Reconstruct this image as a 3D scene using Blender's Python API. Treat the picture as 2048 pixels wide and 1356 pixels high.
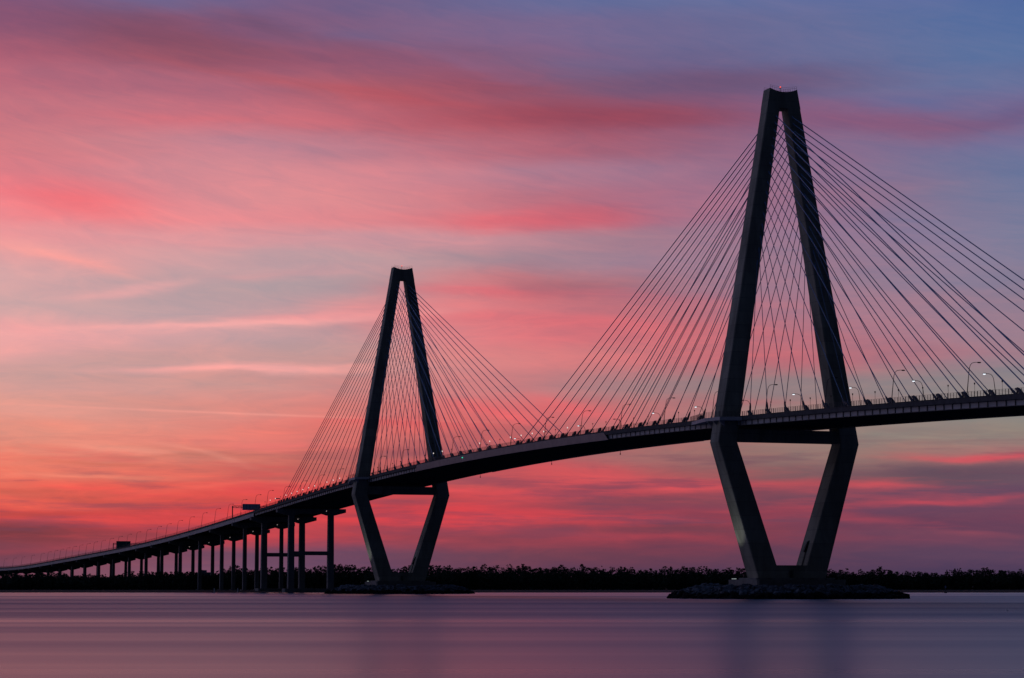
import bpy, math, random
import numpy as np
from mathutils import Vector, Matrix

R = math.radians
random.seed(7)
S = bpy.context.scene
for o in list(bpy.data.objects):
    bpy.data.objects.remove(o)
COL = S.collection

# ------------------------------------------------------------------ camera
CAM = Vector((706.4964, -339.2334, 4.3322))
YAW, PITCH, FPX, IW, IH = 2.8126, 0.1072, 4581.5, 2048, 1356
FW = Vector((math.cos(YAW) * math.cos(PITCH), math.sin(YAW) * math.cos(PITCH), math.sin(PITCH)))
RT = Vector((math.sin(YAW), -math.cos(YAW), 0))
UP = RT.cross(FW)
cd = bpy.data.cameras.new('camera')
cam = bpy.data.objects.new('camera', cd)
COL.objects.link(cam)
cd.sensor_width = 36
cd.lens = FPX / IW * 36
cd.clip_start = 1
cd.clip_end = 30000
cam.matrix_world = Matrix(((RT.x, UP.x, -FW.x, CAM.x), (RT.y, UP.y, -FW.y, CAM.y), (RT.z, UP.z, -FW.z, CAM.z), (0, 0, 0, 1)))
S.camera = cam
S.view_settings.view_transform = 'Standard'
S.view_settings.look = 'None'
S.view_settings.exposure = 0
S.view_settings.gamma = 1
S.render.film_transparent = False
S.cycles.max_bounces = 6
FH = Vector((math.cos(YAW), math.sin(YAW), 0))          # horizontal viewing direction of the place


def site(dist, side, z=0.0):
    """point dist metres ahead of the viewpoint and side metres to its right, at height z"""
    return Vector((CAM.x, CAM.y, 0)) + FH * dist + RT * side + Vector((0, 0, z))


# ------------------------------------------------------------------ world: afterglow sky
W = bpy.data.worlds.new("World")
S.world = W
W.use_nodes = True
W.cycles.sampling_method = 'MANUAL'
W.cycles.sample_map_resolution = 512
NT = W.node_tree
NT.nodes.clear()


def s2l(c):
    return tuple((v / 255 / 12.92 if v / 255 <= 0.04045 else ((v / 255 + 0.055) / 1.055) ** 2.4) for v in c)


def mnode(op, a=None, b=None, c=None, nt=NT):
    n = nt.nodes.new('ShaderNodeMath')
    n.operation = op
    for i, v in enumerate((a, b, c)):
        if v is None:
            continue
        if isinstance(v, (int, float)):
            n.inputs[i].default_value = v
        else:
            nt.links.new(v, n.inputs[i])
    return n.outputs[0]


def smooth(v, lo, hi, nt=NT):
    n = nt.nodes.new('ShaderNodeMapRange')
    n.interpolation_type = 'SMOOTHSTEP'
    n.inputs['From Min'].default_value = lo
    n.inputs['From Max'].default_value = hi
    nt.links.new(v, n.inputs['Value'])
    return n.outputs['Result']


def mixc(f, a, b, nt=NT):
    n = nt.nodes.new('ShaderNodeMix')
    n.data_type = 'RGBA'
    for s, v in ((n.inputs[0], f), (n.inputs[6], a), (n.inputs[7], b)):
        if isinstance(v, (int, float)):
            s.default_value = v
        elif isinstance(v, tuple):
            s.default_value = (*v[:3], 1)
        else:
            nt.links.new(v, s)
    return n.outputs[2]


tc = NT.nodes.new('ShaderNodeTexCoord')
sep = NT.nodes.new('ShaderNodeSeparateXYZ')
NT.links.new(tc.outputs['Generated'], sep.inputs[0])
dx, dy, dz = sep.outputs
# azimuth (degrees, clockwise from the north-west the bridge runs to) and elevation
ar = mnode('ADD', mnode('MULTIPLY', dx, RT.x), mnode('MULTIPLY', dy, RT.y))
af = mnode('ADD', mnode('MULTIPLY', dx, FH.x), mnode('MULTIPLY', dy, FH.y))
AZ = mnode('MULTIPLY', mnode('ARCTAN2', ar, af), 180 / math.pi)
EL = mnode('MULTIPLY', mnode('ARCSINE', dz), 180 / math.pi)


def wnoise(sx, sy, scale, detail, rough, off=0.0):
    cb = NT.nodes.new('ShaderNodeCombineXYZ')
    NT.links.new(mnode('MULTIPLY', AZ, sx), cb.inputs[0])
    NT.links.new(mnode('ADD', mnode('MULTIPLY', EL, sy), mnode('MULTIPLY', AZ, 0.02)), cb.inputs[1])
    cb.inputs[2].default_value = off
    n = NT.nodes.new('ShaderNodeTexNoise')
    n.inputs['Scale'].default_value = scale
    n.inputs['Detail'].default_value = detail
    n.inputs['Roughness'].default_value = rough
    NT.links.new(cb.outputs[0], n.inputs['Vector'])
    return n


n1 = wnoise(0.16, 0.6, 1.0, 4, 0.55)
n2 = wnoise(0.35, 2.2, 1.0, 5, 0.6, 3.7)
sp1 = NT.nodes.new('ShaderNodeSeparateColor')
NT.links.new(n1.outputs['Color'], sp1.inputs[0])
sp2 = NT.nodes.new('ShaderNodeSeparateColor')
NT.links.new(n2.outputs['Color'], sp2.inputs[0])
lowfade = smooth(EL, -0.5, 5.0)


def centred(s, amp):
    return mnode('MULTIPLY', mnode('SUBTRACT', s, 0.5), amp)


AZW = mnode('ADD', AZ, mnode('ADD', centred(sp1.outputs[0], 1.8), centred(sp2.outputs[0], 1.2)))
ELW = mnode('ADD', EL, mnode('ADD', centred(sp1.outputs[1], 0.55), centred(sp2.outputs[1], 0.34)))


def px_dir(x, y):
    d = FW + RT * ((x - IW / 2) / FPX) + UP * ((IH / 2 - y) / FPX)
    d.normalize()
    return math.degrees(math.atan2(d.dot(RT), d.dot(FH))), math.degrees(math.asin(d.z))


def dir_px(az, el):
    a, e = R(az), R(el)
    d = FH * (math.cos(e) * math.cos(a)) + RT * (math.cos(e) * math.sin(a)) + Vector((0, 0, math.sin(e)))
    k = d.dot(FW)
    return IW / 2 + FPX * d.dot(RT) / k, IH / 2 - FPX * d.dot(UP) / k


# colours of the dusk sky by direction: columns run west to north-west, rows from high to the horizon
GX = [0, 170, 340, 510, 680, 850, 1024, 1200, 1370, 1540, 1710, 1880, 2048]
GRID = {
    0: '7d5578 785c80 766991 705c84 765c80 6e648c 6a6a96 666c98 646e9a 646e9c 626e9e 5c6ea0 50689e',
    60: '96556e 875069 874e64 7d5576 825f80 806487 7a668c 74678f 6e678f 6a6b94 666e98 5e709c 5470a0',
    120: 'ac6276 a85f73 9b5869 965569 8c5570 8c5873 825f80 746488 6a628a 686891 686f98 60729e 5c719e',
    180: 'b96c7d b66c7e b26a7e ac687c ac5f6e aa5562 96586f 785a78 705274 6a5a7d 706a91 6b749c 666c96',
    240: 'c37682 c47682 cc7380 ca707d be6c7a b45f6e aa4e5c 964e62 96546c 8e6080 8b6082 826285 766c97',
    300: 'd77a82 d0828a c88691 c38796 c0808e c07887 b96978 a55f73 96647d 916987 827091 707096 69739b',
    350: 'e17d87 d4808a d08a94 d48a92 d78a92 cd828e b97d8e a0768e 9b708a 966c87 8c708e 767394 69769b',
    400: 'f0828a f07078 da8c94 da8e94 da8c91 d0828c be707e af6c80 a0708a 9e6e87 91708a 7d7694 70789b',
    440: 'f59194 f08c91 e88e92 e68c92 de8a90 d78088 e16470 be6476 a5738a 9b708a 91738e 827896 787a98',
    480: 'e49b9e de9ca0 d79ba0 d0989e cd969e ca929a c38c96 a57d8c 9e7a8e 9b768e 917691 877a96 7a7d9b',
    520: 'd7a5a6 e69c9c cda2a5 c89ea2 c09ca2 b9969c ac848e a08294 a07a8e 9e788c 96788e 8a7c96 827c96',
    570: 'd6a8a8 d6a5a6 bc9fa2 b09ca2 ac989e c28c92 d2737a a56e7a a0788a a0768a 967a8e 8e7d94 8a7c92',
    620: 'cda5a5 cda5a5 c8a3a5 c8a0a3 d7969a e48084 d7767d b96e7a be6e7a aa7384 a5788a a07c8e 967d8e',
    670: 'eba5a5 eba2a2 d2a2a2 c89ea0 be989b e68a8c eb787d d26e78 cd6e76 b9707d b27482 a57c8c 9b7e8e',
    720: 'd2a09e c09b99 d29b98 d89b98 bb9491 d88787 d78284 cd787d c86e76 c36973 b46c78 a07884 967e8a',
    770: 'd99e96 d29b96 cc9894 d2948e d78a87 d07d7d d27d80 aa7d82 967d80 917d80 8c8284 8a8284 878286',
    820: 'e09b8e dc988c d89187 d88a82 de827a d86e6e dc696e c8696e aa787a a07d7a 91807d 8c8480 878480',
    870: 'e18e7d e18e7e e1877a e67d73 e1736c cd6969 b95a5f af6e70 a0706e 967670 94827a 91847c 8a827a',
    910: 'e68773 e68776 de8070 d77669 c36962 b45f62 a55a5f a5696c 9e6c69 94706c 947a73 a57370 b06a6e',
    950: 'e87864 e67866 de6e62 d7645c be5f5c af555a c8555a be5058 965a5f 875c5f 876368 69505f 695264',
    990: 'e66958 de5c52 e4554e e14b4b cd484b c34850 cd4e55 b44652 824655 784858 6e485c 64485f 6e485f',
    1030: 'c84848 d74848 d7484b d24146 d7444b d7444b d2444e af4450 963e4e 964152 824255 64415a 784258',
    1070: '783c46 8c3c46 b9414b be414b be4650 af4450 8c4150 963e4e 823e4e 8c3e4e 694158 7d445a 5f425a',
    1110: '784150 7d4455 7a4b5f 734b62 694862 6e4458 734152 6e3e50 5f3c52 643e54 5c4058 5a425c 5a425c',
    1150: '694155 7d5062 825469 785069 624662 5f425c 623e55 553c55 503a54 553c56 543c56 4e3c58 503c58',
    1180: '694155 785062 785069 705069 604662 5c425c 603e55 533c55 503a54 533c56 523c56 4c3c58 4e3c58',
}
GY = sorted(GRID)
GC = np.array([[[int(h.ljust(6, 'c')[k:k + 2], 16) for k in (0, 2, 4)] for h in GRID[y].split()] for y in GY], float)


def grid_col(x, y):
    x = min(max(x, GX[0]), GX[-1] - 1e-3)
    y = min(max(y, GY[0]), GY[-1] - 1e-3)
    i = max(k for k in range(len(GX)) if GX[k] <= x)
    j = max(k for k in range(len(GY)) if GY[k] <= y)
    u = (x - GX[i]) / (GX[i + 1] - GX[i])
    v = (y - GY[j]) / (GY[j + 1] - GY[j])
    return (GC[j][i] * (1 - u) + GC[j][i + 1] * u) * (1 - v) + (GC[j + 1][i] * (1 - u) + GC[j + 1][i + 1] * u) * v


AZR = 13.0
T = mnode('DIVIDE', mnode('ADD', AZW, AZR), 2 * AZR)
rows = [(px_dir(1024, y)[1], y) for y in GY][::-1]        # from the horizon upwards
sky = None
for k, (el, _) in enumerate(rows):
    rp = NT.nodes.new('ShaderNodeValToRGB')
    rp.color_ramp.interpolation = 'B_SPLINE'
    els = rp.color_ramp.elements
    n_st = 14
    cols = []
    for i in range(n_st):
        az = -AZR + 2 * AZR * i / (n_st - 1)
        cols.append((i / (n_st - 1), s2l(grid_col(*dir_px(az, max(el, 0.0))))))
    els[0].position, els[1].position = 0, 1
    els[0].color, els[1].color = (*cols[0][1], 1), (*cols[-1][1], 1)
    for p, c in cols[1:-1]:
        e = els.new(p)
        e.color = (*c, 1)
    NT.links.new(T, rp.inputs[0])
    sky = rp.outputs[0] if sky is None else mixc(smooth(ELW, rows[k - 1][0], el), sky, rp.outputs[0])

# single cloud streaks: px centre, half length, half thickness, slope, colour, strength
STREAKS = [
    (150, 405, 90, 18, .05, 'f0666e', .42), (500, 243, 210, 7, .01, 'd4707a', .5), (120, 510, 95, 10, .2, 'ffa39c', .75),
    (270, 578, 85, 7, -.12, 'fbacaa', .7), (150, 735, 260, 12, -.07, 'c29b98', .6), (460, 590, 210, 24, .0, 'b09a9f', .5), (650, 692, 100, 14, .0, 'bc9a9a', .45), (420, 768, 180, 10, .0, 'cd9a94', .4), (600, 520, 150, 10, .03, 'b6999f', .4),
    (560, 545, 120, 6, -.06, 'd89a9e', .4), (430, 648, 230, 6.5, -.055, 'fdaeaa', .75), (200, 670, 190, 9, -.05, 'eba6a6', .5), (480, 733, 165, 6, -.02, 'ffaaa4', .9),
    (640, 630, 120, 7, -.03, 'f0989a', .5), (90, 690, 150, 12, -.07, 'f0a5a3', .5), (60, 655, 60, 7, .15, 'f2a3a3', .4),
    (450, 826, 270, 1.7, .030, 'fca294', .42), (240, 900, 70, 7, .1, 'f59b87', .6), (400, 905, 60, 5, .3, 'f29482', .5),
    (560, 890, 90, 9, .03, 'fc7874', .55), (1070, 448, 130, 9, .0, 'dc6874', .28), (980, 585, 130, 8, .03, 'e26873', .6),
    (1110, 580, 70, 14, .0, '96606e', .45), (1180, 428, 70, 12, .0, 'c85f6e', .4), (1990, 911, 95, 4.5, .0, 'f05560', .85),
    (1890, 942, 190, 20, -.04, '5c4858', .7), (1850, 1050, 200, 14, .02, '553c56', .5), (1700, 1000, 90, 8, .0, '64445c', .45), (1330, 1015, 150, 10, .0, '64425a', .4), (1330, 968, 190, 7, .03, 'e65058', .65), (1240, 955, 110, 15, .15, 'e1555c', .5),
    (1290, 1000, 130, 8, .0, '694455', .6), (1150, 985, 100, 6, .02, 'e65058', .5), (1230, 1035, 130, 5, .05, 'd74650', .55),
    (1330, 1062, 130, 7, .0, '694150', .5), (1120, 1015, 100, 7, -.03, '8c4552', .5), (1080, 1045, 90, 5, .02, 'd24850', .5),
    (1260, 1075, 160, 5, .02, 'b04452', .5), (1620, 968, 80, 7, .02, 'c34b55', .5), (1750, 970, 70, 4.5, .0, 'd2525c', .65),
    (1900, 985, 170, 11, -.02, '5c465f', .5), (1850, 1004, 150, 5, -.04, 'd04b58', .65), (1800, 1021, 110, 6, -.02, '5a445f', .5),
    (1720, 1041, 80, 6, .05, 'b44858', .45), (1920, 1066, 80, 4, .05, '964b5c', .5), (1640, 1005, 90, 5, .0, '694558', .5),
    (100, 1010, 100, 6, .04, 'fa6655', .55), (50, 1026, 110, 5, .0, 'a84844', .5), (250, 985, 130, 6, .07, 'fa5c52', .55),
    (370, 955, 130, 5, .05, 'fa705f', .45), (150, 955, 110, 4, .02, 'fc8e76', .5), (210, 1003, 120, 4, .05, 'b85048', .45),
    (80, 1068, 120, 9, .02, '703a42', .55), (180, 930, 90, 3.5, .04, 'c8604f', .4), (330, 915, 100, 3.5, -.03, 'b8665a', .35), (60, 985, 90, 3.5, .02, 'c0564a', .4), (420, 1000, 100, 4, .04, 'b04a48', .45), (160, 1040, 100, 4, .0, 'e0504c', .5), (240, 1070, 120, 7, -.03, '82404a', .5), (110, 1096, 170, 5, -.12, '9c4450', .6),
    (340, 1040, 140, 6, .03, 'e24a4c', .45), (300, 1022, 110, 5, .05, 'b04448', .4), (420, 1050, 90, 6, .0, 'a84450', .4),
    (860, 978, 80, 5, .04, 'eb555a', .55), (800, 1040, 100, 9, .0, 'e6464e', .55), (870, 1004, 90, 5, .03, '9c4852', .45),
    (950, 1046, 110, 7, -.02, 'd24650', .5), (930, 1076, 130, 9, -.02, '7a4050', .55), (640, 1065, 60, 6, .0, 'b84650', .5),
    (720, 1000, 60, 5, .02, 'e04c52', .5), (700, 1030, 60, 5, .0, 'a84650', .4), (520, 962, 70, 6, -.02, 'a0585a', .5),
    (640, 940, 70, 8, -.03, 'a55f5c', .45), (430, 975, 100, 4, -.06, 'fa6e60', .5), (560, 985, 80, 4, .05, 'f0605a', .4),
    (620, 172, 190, 8, .16, 'b45862', .5), (830, 195, 130, 8, .13, 'b2525e', .5), (330, 75, 130, 20, .08, '80485c', .5),
    (1000, 168, 100, 22, .1, '91485c', .4), (1240, 233, 170, 16, .03, '964456', .6), (1500, 158, 140, 22, .0, '6c5070', .5),
    (1770, 246, 130, 17, .12, '8c5070', .5), (1940, 256, 120, 15, .0, '7e5072', .42), (2040, 225, 60, 14, -.2, '6c5078', .45), (1810, 205, 70, 12, .05, '5a6c9b', .5),
    (330, 5, 90, 14, .05, '6c6994', .5), (760, 80, 150, 10, .2, '84607e', .4), (560, 60, 120, 10, .25, '7e5068', .4),
    (1150, 100, 160, 12, .15, '7c5e84', .35), (920, 120, 110, 8, .25, '866082', .4), (700, 70, 60, 10, .1, '66628c', .3),
    (1260, 590, 140, 9, .05, 'c06a7a', .45), (1160, 650, 120, 8, .03, 'dc6a74', .45), (1000, 640, 90, 9, -.02, 'e6727a', .45),
    (1560, 670, 120, 8, .02, 'c06a76', .4), (1480, 800, 110, 7, .02, 'be6068', .4), (1150, 815, 60, 12, .3, 'e6626a', .5),
    (1860, 700, 120, 9, .02, 'b4707e', .4), (1700, 790, 90, 6, .02, 'a4706f', .35), (780, 850, 110, 8, .04, 'e65c60', .5),
    (820, 905, 100, 6, .05, 'b05458', .4), (900, 930, 100, 5, .06, 'd0505a', .45), (1000, 830, 70, 8, .25, 'f0646a', .5),
]
for (x, y, L, th, sl, hx, st) in STREAKS:
    a0, e0 = px_dir(x, y)
    la, te = math.degrees(L / FPX), math.degrees(th / FPX)
    thin = th < 3
    da = mnode('SUBTRACT', AZ if thin else AZW, a0)
    qa = mnode('MULTIPLY', da, 0.72 / la)
    de = mnode('SUBTRACT', EL if thin else ELW, e0)
    qe = mnode('MULTIPLY', mnode('MULTIPLY_ADD', da, sl, de), 0.72 / te)
    g = mnode('MULTIPLY_ADD', qe, qe, mnode('MULTIPLY', qa, qa))
    f = mnode('MULTIPLY', mnode('POWER', 2.0, mnode('MULTIPLY', g, -1.44)), st)
    sky = mixc(f, sky, s2l([int(hx[k:k + 2], 16) for k in (0, 2, 4)]))
# ragged bands of lit and shaded cloud low over the horizon
n4 = wnoise(0.20, 2.6, 1.0, 7, 0.6, 15.3)
lowb = mnode('MULTIPLY', mnode('MULTIPLY', smooth(mnode('MULTIPLY', EL, -1.0), -4.4, -2.2), smooth(EL, 0.7, 1.7)), 0.5)
sky = mixc(mnode('MULTIPLY', smooth(n4.outputs['Fac'], 0.52, 0.68), mnode('MULTIPLY', lowb, mnode('MULTIPLY_ADD', smooth(AZ, -3.0, 6.0), -0.5, 0.9))), sky, s2l((222, 78, 84)))
sky = mixc(mnode('MULTIPLY', smooth(mnode('MULTIPLY', n4.outputs['Fac'], -1.0), -0.50, -0.34), mnode('MULTIPLY', lowb, mnode('MULTIPLY_ADD', smooth(AZ, -3.0, 6.0), 0.5, 0.9))), sky, s2l((108, 68, 90)))
# feathered variation of the cloud veil: lit fibres turn pinker, gaps greyer and bluer
SH = mnode('MULTIPLY_ADD', mnode('MULTIPLY', AZ, smooth(EL, 5.0, 11.0)), 0.17, EL)


def veil(sx, sy, detail, rough, dist, off):
    cb = NT.nodes.new('ShaderNodeCombineXYZ')
    NT.links.new(mnode('MULTIPLY', AZ, sx), cb.inputs[0])
    NT.links.new(mnode('MULTIPLY', SH, sy), cb.inputs[1])
    cb.inputs[2].default_value = off
    n = NT.nodes.new('ShaderNodeTexNoise')
    n.inputs['Scale'].default_value = 1.0
    n.inputs['Detail'].default_value = detail
    n.inputs['Roughness'].default_value = rough
    n.inputs['Distortion'].default_value = dist
    NT.links.new(cb.outputs[0], n.inputs['Vector'])
    return centred(n.outputs['Fac'], 1.0)


d1 = veil(0.20, 0.95, 6, 0.55, 1.1, 9.1)
d2 = veil(0.50, 3.0, 8, 0.64, 1.5, 4.4)
dv = mnode('ADD', mnode('MULTIPLY', d1, 0.62), mnode('MULTIPLY', d2, mnode('MULTIPLY_ADD', lowfade, -0.22, 0.80)))
cbv = NT.nodes.new('ShaderNodeCombineXYZ')
for i_, k_ in enumerate((0.74, 0.24, 0.05)):
    NT.links.new(mnode('MULTIPLY_ADD', dv, k_, 1.0), cbv.inputs[i_])
vm = NT.nodes.new('ShaderNodeVectorMath')
vm.operation = 'MULTIPLY'
NT.links.new(sky, vm.inputs[0])
NT.links.new(cbv.outputs[0], vm.inputs[1])
sky = vm.outputs[0]
# higher up and round towards the east the dusk deepens
ZEN, EAST, SOUTH = (0.030, 0.044, 0.110), (0.009, 0.013, 0.027), (0.20, 0.185, 0.29)
leftw = mnode('MULTIPLY', AZ, -1.0)
sky = mixc(smooth(leftw, 13.5, 48.0), sky, SOUTH)
sky = mixc(smooth(EL, 13.0, 26.0), sky, (0.062, 0.105, 0.27))
sky = mixc(smooth(EL, 22.0, 55.0), sky, ZEN)
sky = mixc(mnode('MAXIMUM', smooth(AZ, 13.0, 70.0), smooth(leftw, 88.0, 135.0)), sky, EAST)
bg = NT.nodes.new('ShaderNodeBackground')
NT.links.new(sky, bg.inputs['Color'])
bg.inputs['Strength'].default_value = 1.0
# clear twilight air of the sun just gone
SUN_EL, SUN_AZ = R(-4.0), YAW + R(28)
nis = NT.nodes.new('ShaderNodeTexSky')
nis.sky_type = 'NISHITA'
nis.sun_disc = False
nis.sun_elevation = SUN_EL
nis.sun_rotation = math.pi / 2 - SUN_AZ
bg2 = NT.nodes.new('ShaderNodeBackground')
NT.links.new(nis.outputs[0], bg2.inputs['Color'])
bg2.inputs['Strength'].default_value = 0.02
add = NT.nodes.new('ShaderNodeAddShader')
NT.links.new(bg.outputs[0], add.inputs[0])
NT.links.new(bg2.outputs[0], add.inputs[1])
wo = NT.nodes.new('ShaderNodeOutputWorld')
NT.links.new(add.outputs[0], wo.inputs['Surface'])
# the last reddish light from just over the horizon, left of the bridge
sl_ = bpy.data.lights.new('afterglow_sun', 'SUN')
sl_.energy = 0.03
sl_.angle = R(20)
sl_.color = (1.0, 0.72, 0.72)
so = bpy.data.objects.new('afterglow_sun', sl_)
COL.objects.link(so)
ga = YAW + R(60)
gd = Vector((math.cos(ga) * math.cos(R(4)), math.sin(ga) * math.cos(R(4)), math.sin(R(4))))
so.rotation_euler = gd.to_track_quat('Z', 'Y').to_euler()
so.location = (0, 0, 300)

# ------------------------------------------------------------------ materials


def mat(name, col, rough=0.7, var=0.25, scale=0.3, stretch=(1, 1, 1), joints=None, metal=0.0, spec=0.3, bump=0.0):
    m = bpy.data.materials.new(name)
    m.use_nodes = True
    nt = m.node_tree
    b = nt.nodes['Principled BSDF']
    b.inputs['Roughness'].default_value = rough
    b.inputs['Metallic'].default_value = metal
    b.inputs['Specular IOR Level'].default_value = spec
    t = nt.nodes.new('ShaderNodeTexCoord')
    mp = nt.nodes.new('ShaderNodeMapping')
    mp.inputs['Scale'].default_value = stretch
    nt.links.new(t.outputs['Object'], mp.inputs[0])
    n = nt.nodes.new('ShaderNodeTexNoise')
    n.inputs['Scale'].default_value = scale
    n.inputs['Detail'].default_value = 6
    n.inputs['Roughness'].default_value = 0.65
    nt.links.new(mp.outputs[0], n.inputs['Vector'])
    lo = tuple(c * (1 - var) for c in col)
    hi = tuple(min(1, c * (1 + var)) for c in col)
    c = mixc(smooth(n.outputs['Fac'], 0.25, 0.75, nt), lo, hi, nt)
    if joints:
        sz = nt.nodes.new('ShaderNodeSeparateXYZ')
        nt.links.new(t.outputs['Object'], sz.inputs[0])
        fr = mnode('FRACT', mnode('DIVIDE', sz.outputs[2], joints, nt=nt), nt=nt)
        line = mnode('LESS_THAN', fr, 0.035, nt=nt)
        lift = nt.nodes.new('ShaderNodeTexWhiteNoise')
        lift.noise_dimensions = '1D'
        nt.links.new(mnode('FLOOR', mnode('DIVIDE', sz.outputs[2], joints, nt=nt), nt=nt), lift.inputs['W'])
        c = mixc(mnode('MULTIPLY', lift.outputs['Value'], 0.35, nt=nt), c, lo, nt)
        c = mixc(mnode('MULTIPLY', line, 0.5, nt=nt), c, tuple(v * 0.4 for v in col), nt)
    nt.links.new(c, b.inputs['Base Color'])
    if bump:
        bp = nt.nodes.new('ShaderNodeBump')
        bp.inputs['Strength'].default_value = bump
        bp.inputs['Distance'].default_value = 0.3
        nt.links.new(n.outputs['Fac'], bp.inputs['Height'])
        nt.links.new(bp.outputs[0], b.inputs['Normal'])
    return m


def emit(name, col, s):
    m = bpy.data.materials.new(name)
    m.use_nodes = True
    b = m.node_tree.nodes['Principled BSDF']
    b.inputs['Base Color'].default_value = (*[min(1, c) for c in col], 1)
    b.inputs['Emission Color'].default_value = (*col, 1)
    b.inputs['Emission Strength'].default_value = s
    return m


M = {
    'concrete': mat('tower_concrete', (0.38, 0.365, 0.30), 0.85, 0.42, 0.16, (1, 1, 0.25), joints=4.6),
    'pier': mat('pier_concrete', (0.27, 0.26, 0.26), 0.85, 0.25, 0.2, (1, 1, 0.2), joints=3.4),
    'cap': mat('pedestal_concrete', (0.26, 0.25, 0.24), 0.9, 0.3, 0.25),
    'parapet': mat('weathered_parapet', (0.10, 0.10, 0.11), 0.85, 0.3, 0.4),
    'panel': mat('pale_girder_paint', (0.54, 0.53, 0.56), 0.6, 0.15, 0.25, (0.3, 1, 1)),
    'steel': mat('dark_painted_steel', (0.075, 0.078, 0.085), 0.55, 0.2, 0.6),
    'fair': mat('fairing_panel', (0.46, 0.34, 0.33), 0.5, 0.15, 0.2),
    'asphalt': mat('road_asphalt', (0.05, 0.05, 0.052), 0.9, 0.2, 1.0),
    'soffit': mat('deck_soffit', (0.09, 0.09, 0.095), 0.85, 0.2, 0.3),
    'cable': mat('cable_sheath', (0.28, 0.42, 0.68), 0.4, 0.06, 0.3),
    'anchor': mat('anchor_steel', (0.13, 0.135, 0.17), 0.5, 0.15, 0.5),
    'pole': mat('lamp_pole_metal', (0.12, 0.12, 0.125), 0.45, 0.15, 2.0, metal=0.3),
    'rock': mat('riprap_rock', (0.095, 0.115, 0.145), 0.85, 0.85, 0.5),
    'bed': mat('island_fill', (0.07, 0.07, 0.07), 0.95, 0.4, 0.4),
    'wet': mat('wet_rock', (0.018, 0.018, 0.02), 0.9, 0.3, 0.5, spec=0.05),
    'leaf': mat('dark_foliage', (0.085, 0.105, 0.075), 0.9, 0.5, 0.35, spec=0.1),
    'bark': mat('bark', (0.05, 0.042, 0.036), 0.95, 0.3, 1.0, spec=0.1),
    'marsh': mat('marsh_ground', (0.026, 0.027, 0.026), 0.95, 0.4, 0.05, spec=0.1),
    'signback': mat('sign_back_aluminium', (0.60, 0.62, 0.86), 0.5, 0.08, 1.0),
    'signgreen': mat('sign_green', (0.03, 0.20, 0.19), 0.6, 0.1, 1.0),
    'wall': mat('block_wall', (0.20, 0.21, 0.26), 0.85, 0.12, 0.3),
    'glass': mat('dark_window', (0.03, 0.035, 0.045), 0.2, 0.1, 1.0),
    'white': mat('white_paint', (0.7, 0.7, 0.7), 0.6, 0.1, 2.0),
    'lamp_on': emit('lamp_lit', (0.86, 0.93, 1.0), 1.3),
    'path_on': emit('path_light_lit', (1.0, 0.88, 0.82), 0.95),
    'path_off': mat('path_light_globe', (0.05, 0.05, 0.055), 0.4, 0.1, 2.0),
    'red_on': emit('beacon_red', (1.0, 0.10, 0.07), 1.5),
    'green_on': emit('signal_green', (0.05, 1.0, 0.62), 0.9),
    'work_on': emit('work_light_lit', (1.0, 0.80, 0.76), 0.8),
    'flood_on': emit('floodlight_lit', (0.80, 0.92, 0.88), 0.30),
}

# ------------------------------------------------------------------ mesh helpers


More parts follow.
